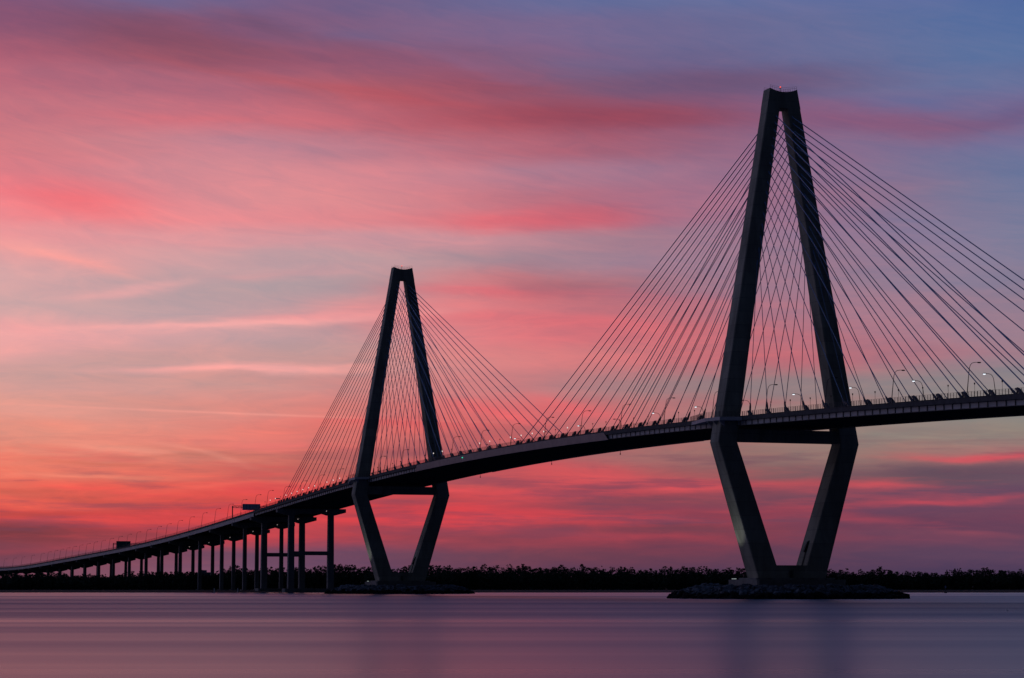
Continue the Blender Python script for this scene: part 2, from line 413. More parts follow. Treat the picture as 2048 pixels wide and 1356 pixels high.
class MB:
    def __init__(s):
        s.v, s.f, s.m = [], [], []

    def add(s, vs, fs, mi=0):
        b = len(s.v)
        s.v += [tuple(v) for v in vs]
        s.f += [tuple(i + b for i in f) for f in fs]
        s.m += [mi] * len(fs)
        return s

    def hexa(s, p, mi=0):          # p: 4 bottom (ccw from above) + 4 top
        return s.add(p, [(3, 2, 1, 0), (4, 5, 6, 7), (0, 1, 5, 4), (1, 2, 6, 5), (2, 3, 7, 6), (3, 0, 4, 7)], mi)

    def box(s, a, b, mi=0):
        (x0, y0, z0), (x1, y1, z1) = a, b
        return s.hexa([(x0, y0, z0), (x1, y0, z0), (x1, y1, z0), (x0, y1, z0), (x0, y0, z1), (x1, y0, z1), (x1, y1, z1), (x0, y1, z1)], mi)

    def tube(s, path, radii, n=6, mi=0, caps=True):
        path = [Vector(p) for p in path]
        if isinstance(radii, (int, float)):
            radii = [radii] * len(path)
        vs, fs = [], []
        ref = None
        for i, p in enumerate(path):
            d = (path[min(i + 1, len(path) - 1)] - path[max(i - 1, 0)]).normalized()
            if ref is None:
                ref = Vector((0, 0, 1)) if abs(d.z) < 0.9 else Vector((1, 0, 0))
            a = d.cross(ref).normalized()
            ref = a.cross(d).normalized()
            for k in range(n):
                t = 2 * math.pi * k / n
                vs.append(p + (a * math.cos(t) + ref * math.sin(t)) * radii[i])
        for i in range(len(path) - 1):
            for k in range(n):
                k2 = (k + 1) % n
                fs.append((i * n + k, (i + 1) * n + k, (i + 1) * n + k2, i * n + k2))
        if caps:
            fs.append(tuple(range(n)))
            fs.append(tuple(range(len(path) * n - 1, (len(path) - 1) * n - 1, -1)))
        return s.add(vs, fs, mi)

    def prism(s, poly, axis, a, b, mi=0):    # poly 2D extruded along axis from a to b
        def P(u, v, w):
            return {'x': (w, u, v), 'y': (u, w, v), 'z': (u, v, w)}[axis]
        n = len(poly)
        vs = [P(u, v, a) for u, v in poly] + [P(u, v, b) for u, v in poly]
        fs = [tuple(range(n - 1, -1, -1)), tuple(range(n, 2 * n))] + [(i, (i + 1) % n, n + (i + 1) % n, n + i) for i in range(n)]
        return s.add(vs, fs, mi)

    def loft(s, secs, mi=0, cap0=True, cap1=True):
        n = len(secs[0])
        vs = [p for sec in secs for p in sec]
        fs = []
        for i in range(len(secs) - 1):
            for k in range(n):
                k2 = (k + 1) % n
                fs.append((i * n + k, i * n + k2, (i + 1) * n + k2, (i + 1) * n + k))
        if cap0:
            fs.append(tuple(range(n - 1, -1, -1)))
        if cap1:
            fs.append(tuple(range((len(secs) - 1) * n, len(secs) * n)))
        return s.add(vs, fs, mi)

    def sphere(s, c, r, n=8, m=5, mi=0):
        c = Vector(c)
        vs = [c + Vector((0, 0, -r))]
        for j in range(1, m):
            t = -math.pi / 2 + math.pi * j / m
            vs += [c + Vector((math.cos(t) * math.cos(2 * math.pi * k / n), math.cos(t) * math.sin(2 * math.pi * k / n), math.sin(t))) * r for k in range(n)]
        vs.append(c + Vector((0, 0, r)))
        fs = [(0, 1 + (k + 1) % n, 1 + k) for k in range(n)]
        for j in range(m - 2):
            fs += [(1 + j * n + k, 1 + j * n + (k + 1) % n, 1 + (j + 1) * n + (k + 1) % n, 1 + (j + 1) * n + k) for k in range(n)]
        b = 1 + (m - 2) * n
        fs += [(b + k, b + (k + 1) % n, len(vs) - 1) for k in range(n)]
        return s.add(vs, fs, mi)

    def mesh(s, name, mats, fix=True):
        me = bpy.data.meshes.new(name)
        me.from_pydata(s.v, [], s.f)
        for m_ in (mats if isinstance(mats, (list, tuple)) else [mats]):
            me.materials.append(M[m_])
        if any(s.m):
            me.polygons.foreach_set('material_index', s.m)
        if fix:
            import bmesh
            bm = bmesh.new()
            bm.from_mesh(me)
            bmesh.ops.recalc_face_normals(bm, faces=bm.faces)
            bm.to_mesh(me)
            bm.free()
        me.update()
        return me

    def build(s, name, mats, parent=None, fix=True, loc=None):
        return link(name, s.mesh(name, mats, fix), parent, loc)


def link(name, data, parent=None, loc=None):
    o = bpy.data.objects.new(name, data)
    COL.objects.link(o)
    if parent is not None:
        o.parent = parent
    if loc is not None:
        o.location = loc
    return o


def tag(o, label=None, cat=None, group=None, kind=None):
    for k, v in (('label', label), ('category', cat), ('group', group), ('kind', kind)):
        if v:
            o[k] = v
    return o


def thing(name, label, cat, loc=(0, 0, 0), rz=0.0, group=None):
    o = link(name, None, None, loc)
    o.rotation_euler.z = rz
    return tag(o, label, cat, group)


def copy_tree(o, parent=None):
    c = o.copy()
    COL.objects.link(c)
    c.parent = parent
    for ch in list(o.children):
        copy_tree(ch, c)
    return c


ONES = ['', 'first', 'second', 'third', 'fourth', 'fifth', 'sixth', 'seventh', 'eighth', 'ninth', 'tenth', 'eleventh', 'twelfth', 'thirteenth',
        'fourteenth', 'fifteenth', 'sixteenth', 'seventeenth', 'eighteenth', 'nineteenth']
TENS = {20: 'twenty', 30: 'thirty', 40: 'forty', 50: 'fifty', 60: 'sixty'}


def nth(n):
    if n < 20:
        return ONES[n]
    if n % 10 == 0:
        return TENS[n][:-1] + 'ieth'
    return TENS[n - n % 10] + '-' + ONES[n % 10]


# ------------------------------------------------------------------ road profile (top of the parapet) along the bridge
PX = [330, 240, 185, 130, 4, -72, -116, -239, -318, -460, -513, -591, -668, -739, -783, -826, -868, -916, -963, -1054, -1122, -1269, -1441, -1610, -1884, -2179, -2500]
PZ = [46.6, 51.4, 54.3, 56.8, 61.1, 62.7, 63.3, 64.4, 64.2, 61.9, 60.4, 57.8, 55.0, 52.0, 50.2, 48.7, 47.1, 45.4, 43.9, 41.5, 39.8, 36.5, 33.7, 31.1, 27.4, 26.2, 25.6]
_pc = np.polyfit((np.array(PX) + 1000) / 1400, PZ, 9)


def zt(x):
    if x < -2350:                      # the road comes down to the land beyond the curve of the bank
        return zt(-2350) - (-2350 - x) * 0.018
    return float(np.polyval(_pc, (x + 1000) / 1400))


def strip(mb, xs, y0, y1, d0, d1, mi=0, yf=None):
    """closed bar following the road: y0..y1 across, zt+d0..zt+d1 in height"""
    secs = []
    for x in xs:
        z = zt(x)
        a, b = (y0, y1) if yf is None else yf(x, y0, y1)
        secs.append([(x, a, z + d0), (x, b, z + d0), (x, b, z + d1), (x, a, z + d1)])
    return mb.loft(secs, mi)


def rng(a, b, st):
    n = max(1, round(abs(b - a) / st))
    return [a + (b - a) * i / n for i in range(n + 1)]


# ------------------------------------------------------------------ the cable stayed bridge
bridge = thing('cable_stayed_bridge', 'long cable-stayed bridge with two dark diamond concrete towers over the river', 'bridge')

ZT, WT, DT = 174.6, 5.11, 5.3
ZK, WK, TK, DK = 52.3, 26.23, 6.98, 7.2
ZB, WB, DB = 6.9, 12.52, 9.0
ZO, WO = 167.7, 1.48
ZI, WI = 11.1, 5.62


def lerp(a, b, t):
    return a + (b - a) * t


def outer(z):
    return lerp(WB, WK, (z - ZB) / (ZK - ZB)) if z < ZK else lerp(WK, WT, (z - ZK) / (ZT - ZK))


def inner(z):
    wi_k = WK - TK
    return lerp(WI, wi_k, (z - ZI) / (ZK - ZI)) if z < ZK else lerp(wi_k, WO, (z - ZK) / (ZO - ZK))


def depth(z):
    return lerp(DB, DK, (z - ZB) / (ZK - ZB)) if z < ZK else lerp(DK, DT, (z - ZK) / (ZT - ZK))


def tower_mesh():
    mb = MB()
    for sg in (-1, 1):
        secs = []
        for z in (5.6, ZI, 30.0, ZK, 80.0, 120.0, ZO):
            a, b, h, c = sg * inner(z), sg * outer(z), depth(z) / 2, 0.28
            da = c if abs(b) > abs(a) else -c
            s_ = 1 if b > a else -1
            secs.append([(-h, a + s_ * c, z), (-h, b - s_ * c, z), (-h + c, b, z), (h - c, b, z), (h, b - s_ * c, z), (h, a + s_ * c, z), (h - c, a, z), (-h + c, a, z)])
        mb.loft(secs, cap1=False)
    # the joined head with its dished top
    h1, h2 = depth(ZO) / 2, depth(ZT) / 2
    o1, o2 = outer(ZO), outer(ZT)
    n = 12
    top = [(lerp(-o2, o2, i / n), ZT - 1.15 * (1 - (2 * i / n - 1) ** 2)) for i in range(n + 1)]
    poly = [(-o1, ZO), (o1, ZO)] + top[::-1]
    vs = [(h1 if i < 2 else h2, y, z) for i, (y, z) in enumerate(poly)] + [(-h1 if i < 2 else -h2, y, z) for i, (y, z) in enumerate(poly)]
    k = len(poly)
    mb.add(vs, [tuple(range(k)), tuple(range(2 * k - 1, k - 1, -1))] + [(i, k + i, k + (i + 1) % k, (i + 1) % k) for i in range(k)])
    # solid foot between the legs
    hb, w0, w1 = depth(8) / 2 - 0.25, inner(ZI) + 0.5, inner(ZI) + 0.5
    mb.box((-hb, -w0, 5.7), (hb, w1, ZI))
    return mb


tower_me = tower_mesh().mesh('tower', 'concrete')
cb = MB()
yi = inner(54.5)
cb.box((-2.9, -yi - 0.6, 52.6), (2.9, yi + 0.6, 56.7))
beam_me = cb.mesh('crossbeam', 'concrete')
pd = MB()
ch = 2.0
oct_ = lambda a, b, c: [(-a + c, -b), (a - c, -b), (a, -b + c), (a, b - c), (a - c, b), (-a + c, b), (-a, b - c), (-a, -b + c)]
pd.prism(oct_(12, 16.3, 0.6), 'z', 1.0, 6.3)
pd.prism(oct_(7.2, 14.6, 0.5), 'z', 6.25, 6.9)
ped_me = pd.mesh('pedestal', 'cap')
tr = MB()
n = 12
pts = [(lerp(-WT + .1, WT - .1, i / n), ZT - 1.15 * (1 - (2 * i / n - 1) ** 2)) for i in range(n + 1)]
for xs_ in (-DT / 2 + .15, DT / 2 - .15):
    for (y, z) in pts:
        tr.tube([(xs_, y, z - .05), (xs_, y, z + 1.1)], .035, 4)
    for hh in (.55, 1.1):
        tr.tube([(xs_, -WT + .1, ZT - .05 + hh), (xs_, 0, ZT - .75 + hh), (xs_, WT - .1, ZT - .05 + hh)], .03, 4)
toprail_me = tr.mesh('top_railing', 'steel')
bc = MB()
bc.tube([(0, 0, ZT - 1.2), (0, 0, ZT + .75)], .09, 6)
bc.box((-.3, -.3, ZT + .72), (.3, .3, ZT + .8))
bc.sphere((0, 0, ZT + 1.08), .26, 8, 6, 1)
beacon_me = bc.mesh('warning_light', ['steel', 'red_on'])
ld = MB()      # access ladder and door landing on the inner face of the far leg
for s_ in (-.35, .35):
    ld.tube([(s_ + .6, inner(ZI) - .12, ZI), (s_ + .6, inner(19.5) - .12, 19.5)], .09, 4)
for i in range(22):
    z = ZI + .2 + i * .37
    ld.tube([(.25, inner(z) - .12, z), (.95, inner(z) - .12, z)], .05, 4)
ld.prism([(inner(16) - .95, 15.6), (inner(16) + .1, 15.6), (inner(19) + .1, 19.3), (inner(19) - .35, 19.3)], 'x', -.5, .4)
ladder_me = ld.mesh('access_ladder', 'steel')
FLOODS = ((-11.0, -14.9, 1), (-9.4, -15.0, 1), (-7.8, -15.2, 1), (11.2, 3.2, 0), (11.2, 9.0, 0))
flood_me = {}
for lit in (0, 1):
    fl = MB()
    fl.box((-.3, -.25, 0), (.3, .25, .16))
    fl.box((-.18, -.28, .16), (.18, .12, .4), lit)
    flood_me[lit] = fl.mesh('floodlight', ['steel', 'flood_on'])
dw = MB()
dw.box((depth(9) / 2 - .3, -.9, 6.95), (depth(9) / 2 + .05, .3, 9.3))
door_me = dw.mesh('door', 'steel')
TX = (0.0, -471.0)
for x in TX:
    t_ = link('tower', tower_me, bridge, (x, 0, 0))
    for nm, me in (('crossbeam', beam_me), ('pedestal', ped_me), ('top_railing', toprail_me), ('warning_light', beacon_me),
                   ('access_ladder', ladder_me), ('door', door_me)):
        link(nm, me, t_)
    for (fx, fy, lit) in FLOODS:
        link('floodlight', flood_me[lit], t_, (fx, fy, 6.31))
    # uplight that washes the near leg from the lit floodlights on the pedestal
    ul = bpy.data.lights.new('uplight', 'SPOT')
    ul.energy, ul.spot_size, ul.spot_blend, ul.shadow_soft_size = 3600, R(44), 1.0, 0.3
    ul.color = (0.86, 0.95, 0.86)
    uo = link('uplight', ul, t_, (-7.0, -21.5, 7.4))
    uo.rotation_euler = (Vector((1.0, -outer(27), 27)) - Vector((-7.0, -21.5, 7.4))).to_track_quat('-Z', 'Y').to_euler()

# deck
X0, X1, XE = 330.0, -669.0, -742.0
EY = 20.0
GY_ = 18.9
xs = rng(X0, XE, 4.7)


mb = MB()
strip(mb, xs, -EY + .3, EY - .3, -1.55, -1.08)
strip(mb, xs, -EY + .8, EY - .8, -1.08, -1.076 + .06, 2)
for x in xs[1:-1]:
    z = zt(x)
    mb.box((x - .22, -GY_ + .05, z - 2.9), (x + .22, GY_ - .05, z - 1.55), 1)
for y in (-9.5, -3.2, 3.2, 9.5):
    strip(mb, xs, y - .25, y + .25, -2.6, -1.56, 1)
deck = mb.build('deck', ['soffit', 'soffit', 'asphalt'], bridge)
for sg in (-1, 1):
    g = MB()
    strip(g, xs, sg * GY_ - .12, sg * GY_ + .12, -3.0, -1.56)
    strip(g, xs, sg * GY_ - .4, sg * GY_ + .4, -3.15, -3.0, 1)
    for x in rng(X0, XE, 4.7):
        z = zt(x)
        yy = sg * (GY_ + .12)
        g.box((x - .12, min(yy, yy + sg * .24), z - 3.0), (x + .12, max(yy, yy + sg * .24), z - 1.56), 1)
    g.build('edge_girder', ['panel', 'steel'], deck)
    pp = MB()
    strip(pp, xs, sg * EY - .16, sg * EY + .16, -1.5, 0)
    strip(pp, xs, sg * EY - .26, sg * EY + .26, -.12, .03)
    pp.build('parapet', 'parapet', deck)


def rail_mesh(pts, h=1.45, rails=4, pr=.05, rr=.034, every=1):
    r = MB()
    for i, p in enumerate(pts):
        if i % every == 0:
            k = pr * (1.7 if i % 5 == 0 else 1)
            r.box((p[0] - k, p[1] - k, p[2]), (p[0] + k, p[1] + k, p[2] + h))
    for k in range(1, rails + 1):
        r.tube([(p[0], p[1], p[2] + h * k / rails) for p in pts], rr, 4)
    return r


seg_a = [(x, -EY, zt(x)) for x in rng(X0, 9.5, 1.6)]
seg_b = [(x, -EY, zt(x)) for x in rng(-34, -461, 1.6)]
seg_c = [(x, -EY, zt(x)) for x in rng(-505, XE, 1.6)]
rb = MB()
for sg_ in (seg_a, seg_b, seg_c):
    q = rail_mesh(sg_)
    rb.add(q.v, q.f)
rb.build('railing', 'steel', deck)
# inner safety fence between path and roadway
rb = MB()
for sg_ in ([(x, 16.6, zt(x) - 1.05) for x in rng(X0, XE, 3.2)],):
    q = rail_mesh(sg_, 1.1, 2, .05, .04)
    rb.add(q.v, q.f)
rb.build('road_barrier', 'steel', deck)
# wind fairing plates over midspan, near and far edge
for sg in (-1, 1):
    f_ = MB()
    fx = rng(-118, -372, 4.7)
    for a, b in zip(fx[:-1], fx[1:]):
        a2, b2 = a - .05, b + .05
        p = []
        for x in (a2, b2):
            xb = x + lerp(4.0, 0, min(1, (-118 - x) / 40)) - lerp(4.0, 0, min(1, (x + 372) / 40))
            z, zb = zt(x), zt(xb)
            p.append([(x, sg * (EY + .18), z - .55), (x, sg * (EY + .46), z - .52), (xb, sg * (EY + .12), zb - (3.5 if sg < 0 else 3.18)), (xb, sg * (EY - .15), zb - (3.48 if sg < 0 else 3.16))])
        f_.loft([p[0], p[1]])
    f_.build('wind_fairing', 'fair', deck)


def platform(xc):
    """walkway bulge carried round the outside of the near tower leg"""
    poly = [(-34, -19.9), (-6, -26.9), (6.3, -26.9), (9.6, -19.9), (3.9, -19.9), (3.9, -25.5), (-3.9, -25.5), (-4.4, -23.6), (-24, -19.9)]
    pm = MB()
    vs, n_ = [], len(poly)
    for d in (-1.5, -.35):
        vs += [(xc + x, y, zt(xc + x) + d) for x, y in poly]
    pm.add(vs, [tuple(range(n_ - 1, -1, -1)), tuple(range(n_, 2 * n_))] + [(i, (i + 1) % n_, n_ + (i + 1) % n_, n_ + i) for i in range(n_)])
    for x in (-5, 0, 5):
        z = zt(xc + x)
        pm.hexa([(xc + x - .2, -26.5, z - 1.9), (xc + x + .2, -26.5, z - 1.9), (xc + x + .2, -24.6, z - 3.4), (xc + x - .2, -24.6, z - 3.4),
                 (xc + x - .2, -26.5, z - 1.5), (xc + x + .2, -26.5, z - 1.5), (xc + x + .2, -24.6, z - 1.5), (xc + x - .2, -24.6, z - 1.5)])
    o = pm.build('walkway_platform', 'panel', deck)
    path = []
    ring = [(-34, -20), (-6, -26.8), (6.2, -26.8), (9.5, -20)]
    q = MB()
    for (a, b) in zip(ring[:-1], ring[1:]):
        L = math.hypot(b[0] - a[0], b[1] - a[1])
        k = max(2, round(L / 1.3))
        seg = [(xc + lerp(a[0], b[0], i / k), lerp(a[1], b[1], i / k)) for i in range(k + 1)]
        r_ = rail_mesh([(x, y, zt(x) - .36) for x, y in seg], 1.9, 5, .045, .028)
        q.add(r_.v, r_.f)
    return q.build('platform_railing', 'steel', deck)


for x in TX:
    platform(x)
# lights and gauges on the girders
for (x, y, d, mt) in ((-298, -EY - .42, -1.6, 'green_on'),):
    g = MB()
    g.box((x - .2, y - .2, zt(x) + d - .2), (x + .2, y + .25, zt(x) + d + .2))
    g.build('navigation_light', mt, deck)
for x in (-286, -392, -200):
    g = MB()
    g.tube([(x, GY_, zt(x) - 3.3), (x, GY_, zt(x) - 4.7)], .1, 6)
    g.tube([(x, GY_, zt(x) - 4.2), (x, GY_, zt(x) - 4.9)], .22, 8)
    g.build('clearance_light', 'steel', deck)

# stay cables: sixteen to a fan, two planes, both sides of both towers
AY = 19.0


def anchors(side):
    return [13 + 14.0 * k for k in range(13)] + ([189.5, 196.3, 203.0] if side else [13 + 14.0 * k for k in range(13, 16)])


cables = []
for ti, xc in enumerate(TX):
    for plane in (-1, 1):
        for dirn in (-1, 1):
            side = (dirn > 0) == (ti == 0)
            for j, off in enumerate(anchors(side)):
                up = 15 - j
                z = 165.0 - (2.35 * up + 0.068 * up * up)
                y = plane * (inner(z) + 1.15)
                A = Vector((xc + dirn * (depth(z) / 2 - .25), y, z))
                bx = xc + dirn * off
                B = Vector((bx, plane * AY, zt(bx) - .9))
                cables.append((ti, plane, dirn, j, A, B))


def cable_mb(A, B, r, mb=None):
    mb = mb or MB()
    d = (A - B).normalized()
    mb.tube([A, A.lerp(B, .5), B], r, 6)
    mb.tube([B, B + d * 4.6, B + d * 5.0], [.27, .22, .13], 6)
    mb.tube([A, A - d * 1.8], [.30, .22], 6)
    return mb


rest = MB()
n_rest = 0
for (ti, plane, dirn, j, A, B) in cables:
    if ti == 1 and plane == 1 and n_rest < 28 and not (dirn > 0 and j >= 12):
        cable_mb(A, B, .125, rest)
        n_rest += 1
        continue
    c = cable_mb(A, B, (.118 + .0032 * j) if ti == 0 else (.140 + .002 * j)).build('stay_cable', 'cable', bridge)
    if plane < 0:
        p = MB()
        z = zt(B.x)
        s = dirn
        X = lambda u: B.x + s * u
        h = .26
        # gusset plate, its socket and the raking prop of the anchor bracket
        p.prism([(X(-.4), z + 1.0), (X(-.65), z + 1.65), (X(.0), z + 1.6), (X(.75), z + 1.25), (X(2.7), z - .3), (X(1.25), z - .3), (X(.6), z + .55)], 'y', -AY - h - .35, -AY + h)
        p.hexa([(X(-.95), -AY - .2, z - .2), (X(-.7), -AY - .2, z - .2), (X(-.7), -AY + .2, z - .2), (X(-.95), -AY + .2, z - .2),
                (X(-.55), -AY - .2, z + 1.75), (X(-.25), -AY - .2, z + 1.75), (X(-.25), -AY + .2, z + 1.75), (X(-.55), -AY + .2, z + 1.75)])
        p.box((min(X(-1.1), X(3.6)), -AY - .8, z - 1.0), (max(X(-1.1), X(3.6)), -AY + .4, z - .45))
        d = (A - B).normalized()
        p.tube([B + d * 2.0, B + d * 4.0, B + d * 5.2], [.36, .34, .2], 8)
        p.build('cable_anchor', 'anchor', c)
        if not ((dirn > 0) == (ti == 0)) and j >= 11:
            dm = MB()                     # damper frame under the long midspan stays
            for u in (-3.0, -1.4):
                P1 = B + d * 1.0
                q = Vector((B.x - s * abs(u) * 1.0, -AY, 0))
                zc = B.z + (A.z - B.z) * ((q.x - B.x) / (A.x - B.x))
                dm.tube([(q.x, -AY - .7, zt(q.x) - 1), (q.x, -AY - .5, zc + .3), (q.x, -AY + .5, zc + .3), (q.x, -AY + .7, zt(q.x) - 1)], .11, 5)
            qa, qb = B.x - s * 3.0, B.x - s * 1.4
            za = B.z + (A.z - B.z) * ((qa - B.x) / (A.x - B.x))
            zb = B.z + (A.z - B.z) * ((qb - B.x) / (A.x - B.x))
            dm.tube([(qa, -AY - .5, za + .2), (qb, -AY - .6, zb - .4)], .08, 5)
            dm.tube([(qa, -AY - .6, zt(qa) + .4), (qb, -AY - .6, zb)], .06, 5)
            dm.build('damper_frame', 'steel', c)
o = rest.build('stay_cables', 'cable', bridge)
tag(o, kind='stuff')

# ------------------------------------------------------------------ piers
CY = 12.45


def pier(parent, x, half, cw, cdp, strut=False, foot=2.6, light=False, zdown=-3.6):
    z = zt(x) + zdown
    cap = MB()
    cap.prism([(-half, z), (-half, z - 2.2), (-CY - cw * .6, z - 4.0), (-CY + cw * .6, z - 4.0), (-CY + cw * .6 + 3, z - 3.1), (CY - cw * .6 - 3, z - 3.1),
               (CY - cw * .6, z - 4.0), (CY + cw * .6, z - 4.0), (half, z - 2.2), (half, z)], 'x', x - cdp * .62, x + cdp * .62)
    p = cap.build('pier', 'pier', parent)
    for sg in (-1, 1):
        c = MB()
        secs = []
        for zz, k in ((-.8, 1.05), (z * .5, 1.0), (z - 3.9, .93)):
            a, b, e = cw / 2 * k, cdp / 2 * k, .2
            secs.append([(x + u, sg * CY + v, zz) for u, v in ((-b + e, -a), (b - e, -a), (b, -a + e), (b, a - e), (b - e, a), (-b + e, a), (-b, a - e), (-b, -a + e))])
        c.loft(secs)
        c.build('column', 'pier', p)
        if not strut:
            f = MB()
            f.prism([(x + u, sg * CY + v) for u, v in oct_(cdp * .5 + foot, cw * .5 + foot, .8)], 'z', -1.0, 1.6)
            f.build('footing', 'cap', p)
    if strut:
        f = MB()
        f.prism([(x + u, v) for u, v in oct_(cdp * .5 + foot, CY + 4.6, .6)], 'z', -1.0, 2.5)
        f.build('footing', 'cap', p)
        s_ = MB()
        s_.box((x - 1.0, -CY + cw * .4, 22.8), (x + 1.0, CY - cw * .4, 25.2))
        s_.build('strut', 'pier', p)
    if light:
        l_ = MB()
        l_.box((x + cdp * .62, 9.0, z - 1.42), (x + cdp * .62 + .25, 9.3, z - 1.2))
        l_.build('work_light', 'work_on', p)
    return p


pier(bridge, -669.5, 21.6, 3.7, 3.4, True, 2.4, True)
pier(bridge, -744.0, 21.6, 3.7, 3.4, True, 3.4, True)
pier(bridge, 203.0, 21.6, 3.7, 3.4, True, 3.4, True)
pier(bridge, 277.0, 21.6, 3.7, 3.4, True, 3.4, True)

viaduct = thing('approach_viaduct', 'long curving-down approach viaduct on paired concrete columns, leading to the left', 'viaduct', (0, 0, 0))
VX = [-802, -877, -955, -1032, -1110, -1182, -1265, -1350, -1435, -1521, -1606, -1696, -1790, -1885, -1980, -2080, -2180, -2290, -2400, -2510, -2620, -2730, -2840, -2950, -3060, -3170]
vx = rng(XE - .6, -3330, 12)
mb = MB()
strip(mb, vx, -EY + .3, EY - .3, -1.3, -.95)
for y in (-13, -6.5, 0, 6.5, 13):
    strip(mb, vx, y - .5, y + .5, -3.4, -1.3, 0)
vdeck = mb.build('deck', 'soffit', viaduct)
edges = [XE - .6, ] + VX + [-3330]
for a, b in zip(edges[:-1], edges[1:]):
    for sg in (-1, 1):
        g = MB()
        strip(g, rng(a - .35, b + .35, 12), sg * (EY - .35) - .12, sg * (EY - .35) + .12, -3.5, -.75)
        strip(g, rng(a - .35, b + .35, 12), sg * (EY - .35) - .3, sg * (EY - .35) + .3, -3.62, -3.5)
        g.build('edge_girder', 'panel', vdeck)
for sg in (-1, 1):
    pp = MB()
    strip(pp, vx, sg * EY - .18, sg * EY + .18, -.95, 0)
    pp.build('parapet', 'parapet', vdeck)
q = rail_mesh([(x, -EY, zt(x)) for x in rng(XE - .6, -3330, 2.4)], 1.5, 3, .045, .035)
q.build('railing', 'steel', vdeck)
for i, x in enumerate(VX):
    pier(viaduct, x, 21.3, 2.5, 2.4, False, 1.2, i < 5)

# ------------------------------------------------------------------ street lamps


def lamp_proto(lit):
    p = MB()
    p.tube([(0, 0, -1.1), (0, .08, 1.0), (0, .75, 6.6)], [.16, .14, .10], 8)
    p.box((-.25, -.25, -1.2), (.25, .25, -.9))
    a = MB()
    a.tube([(0, .72, 6.4), (0, .98, 8.2), (0, 1.32, 9.1), (0, 1.9, 9.65), (0, 2.8, 9.85), (0, 3.7, 9.88)], [.10, .09, .085, .08, .07, .06], 8)
    h = MB()
    h.prism([(3.5, 9.78), (4.55, 9.76), (4.62, 9.9), (4.2, 10.02), (3.5, 9.98)], 'x', -.2, .2)
    k = MB()
    if lit:
        k.prism([(3.85, 9.5), (4.4, 9.5), (4.48, 9.77), (3.72, 9.77)], 'x', -.2, .2)
    else:
        k.prism([(3.72, 9.66), (4.42, 9.66), (4.5, 9.77), (3.64, 9.77)], 'x', -.16, .16)
    return (('pole', p.mesh('pole', 'pole'), None), ('arm', a.mesh('arm', 'pole'), None), ('lamp_head', h.mesh('lamp_head', 'pole'), None),
            ('lens', k.mesh('lens', 'lamp_on' if lit else 'glass'), 'lamp_head'))


PROTO = {l: lamp_proto(l) for l in (False, True)}


def street_lamp(x, y, rz, lit, label, group):
    t = thing('street_lamp', label, 'street lamp', (x, y, zt(x)), rz, group)
    made = {}
    for nm, me, par in PROTO[lit]:
        made[nm] = link(nm, me, made.get(par, t))
    return t


near_x = [153 - 43.2 * i for i in range(20)]
k_r = k_m = k_l = 0
for x in near_x:
    if x > 0:
        pass
rights = sorted([x for x in near_x if x > -5])
mids = sorted([x for x in near_x if -471 < x < -5], reverse=True)
lefts = sorted([x for x in near_x if x < -471], reverse=True)
for i, x in enumerate(rights):
    street_lamp(x, -18.2, 0, False, f'tall near-side street lamp, {nth(i + 1)} to the right of the nearer tower', 'street lamps along the near edge of the bridge')
for i, x in enumerate(mids):
    street_lamp(x, -18.2, 0, False, f'tall near-side street lamp over the main span, {nth(i + 1)} left of the nearer tower', 'street lamps along the near edge of the bridge')
for i, x in enumerate(lefts):
    street_lamp(x, -18.2, 0, False, f'tall near-side street lamp, {nth(i + 1)} to the left of the farther tower', 'street lamps along the near edge of the bridge')
LIT = {1: 1, 2: 1, 3: 1, 4: 1, 5: 0, 6: 1, 7: 1, 8: 0, 9: 1, 10: 0, 11: 1}
for i, x in enumerate(near_x[:14]):
    lit = bool(LIT.get(i, 0))
    street_lamp(x - 2, 18.2, math.pi, lit, f'{"glowing white" if lit else "unlit"} street lamp with its arm reaching left, {nth(i + 1)} of these from the right',
                'street lamps along the far edge of the bridge')
via_x = [-709.4, -744.5, -786.7, -829.4, -872.3, -918.9, -966.5, -1013.1, -1059, -1101, -1148.6, -1196.7, -1243, -1290, -1338, -1384, -1430.4, -1476, -1522, -1567.1, -1611,
         -1654.9, -1698.3, -1750, -1806.6, -1888.5, -1975.8, -2058.7, -2152.1]
for i, x in enumerate(via_x):
    o = street_lamp(x, -19, 0, False, f'thin street lamp on the approach viaduct, {nth(i + 1)} counted from its right end', 'street lamps along the approach viaduct')
    o.scale = (1.06, 1.0, 1.08)

# ------------------------------------------------------------------ footpath lights
pl = MB()
pl.tube([(0, 0, -1.2), (0, 0, 3.35)], .05, 6)
pole_me = pl.mesh('post', 'pole')


def globe(m_):
    g = MB()
    g.tube([(0, 0, 3.3), (0, 0, 3.5), (0, 0, 3.82), (0, 0, 3.9)], [.08, .17, .22, .08], 8)
    return g.mesh('lantern', m_)


globes = {False: globe('path_off'), True: globe('path_on')}
xs_p = [173.3 - 14.33 * k for k in range(11)] + [-32.5 - 14.33 * k for k in range(30)] + [-512 - 14.33 * k for k in range(15)]
for i, x in enumerate(xs_p):
    lit = (-700 < x < -515 and i % 7 != 3) or (-285 < x < -150 and i % 5 != 1) or abs(x + 340) < 9
    part_ = 'of those right of the nearer tower' if x > 0 else ('on the main span' if x > -471 else 'left of the farther tower')
    idx = i + 1 if x > 0 else (i - 10 if x > -471 else i - 40)
    t = thing('path_light', f'{"lit" if lit else "dark"} walkway lantern, {nth(idx)} from the right {part_}', 'path light', (x, -19.2, zt(x)),
              0, 'path lights along the walkway')
    link('post', pole_me, t)
    link('lantern', globes[lit], t)

# ------------------------------------------------------------------ overhead road signs


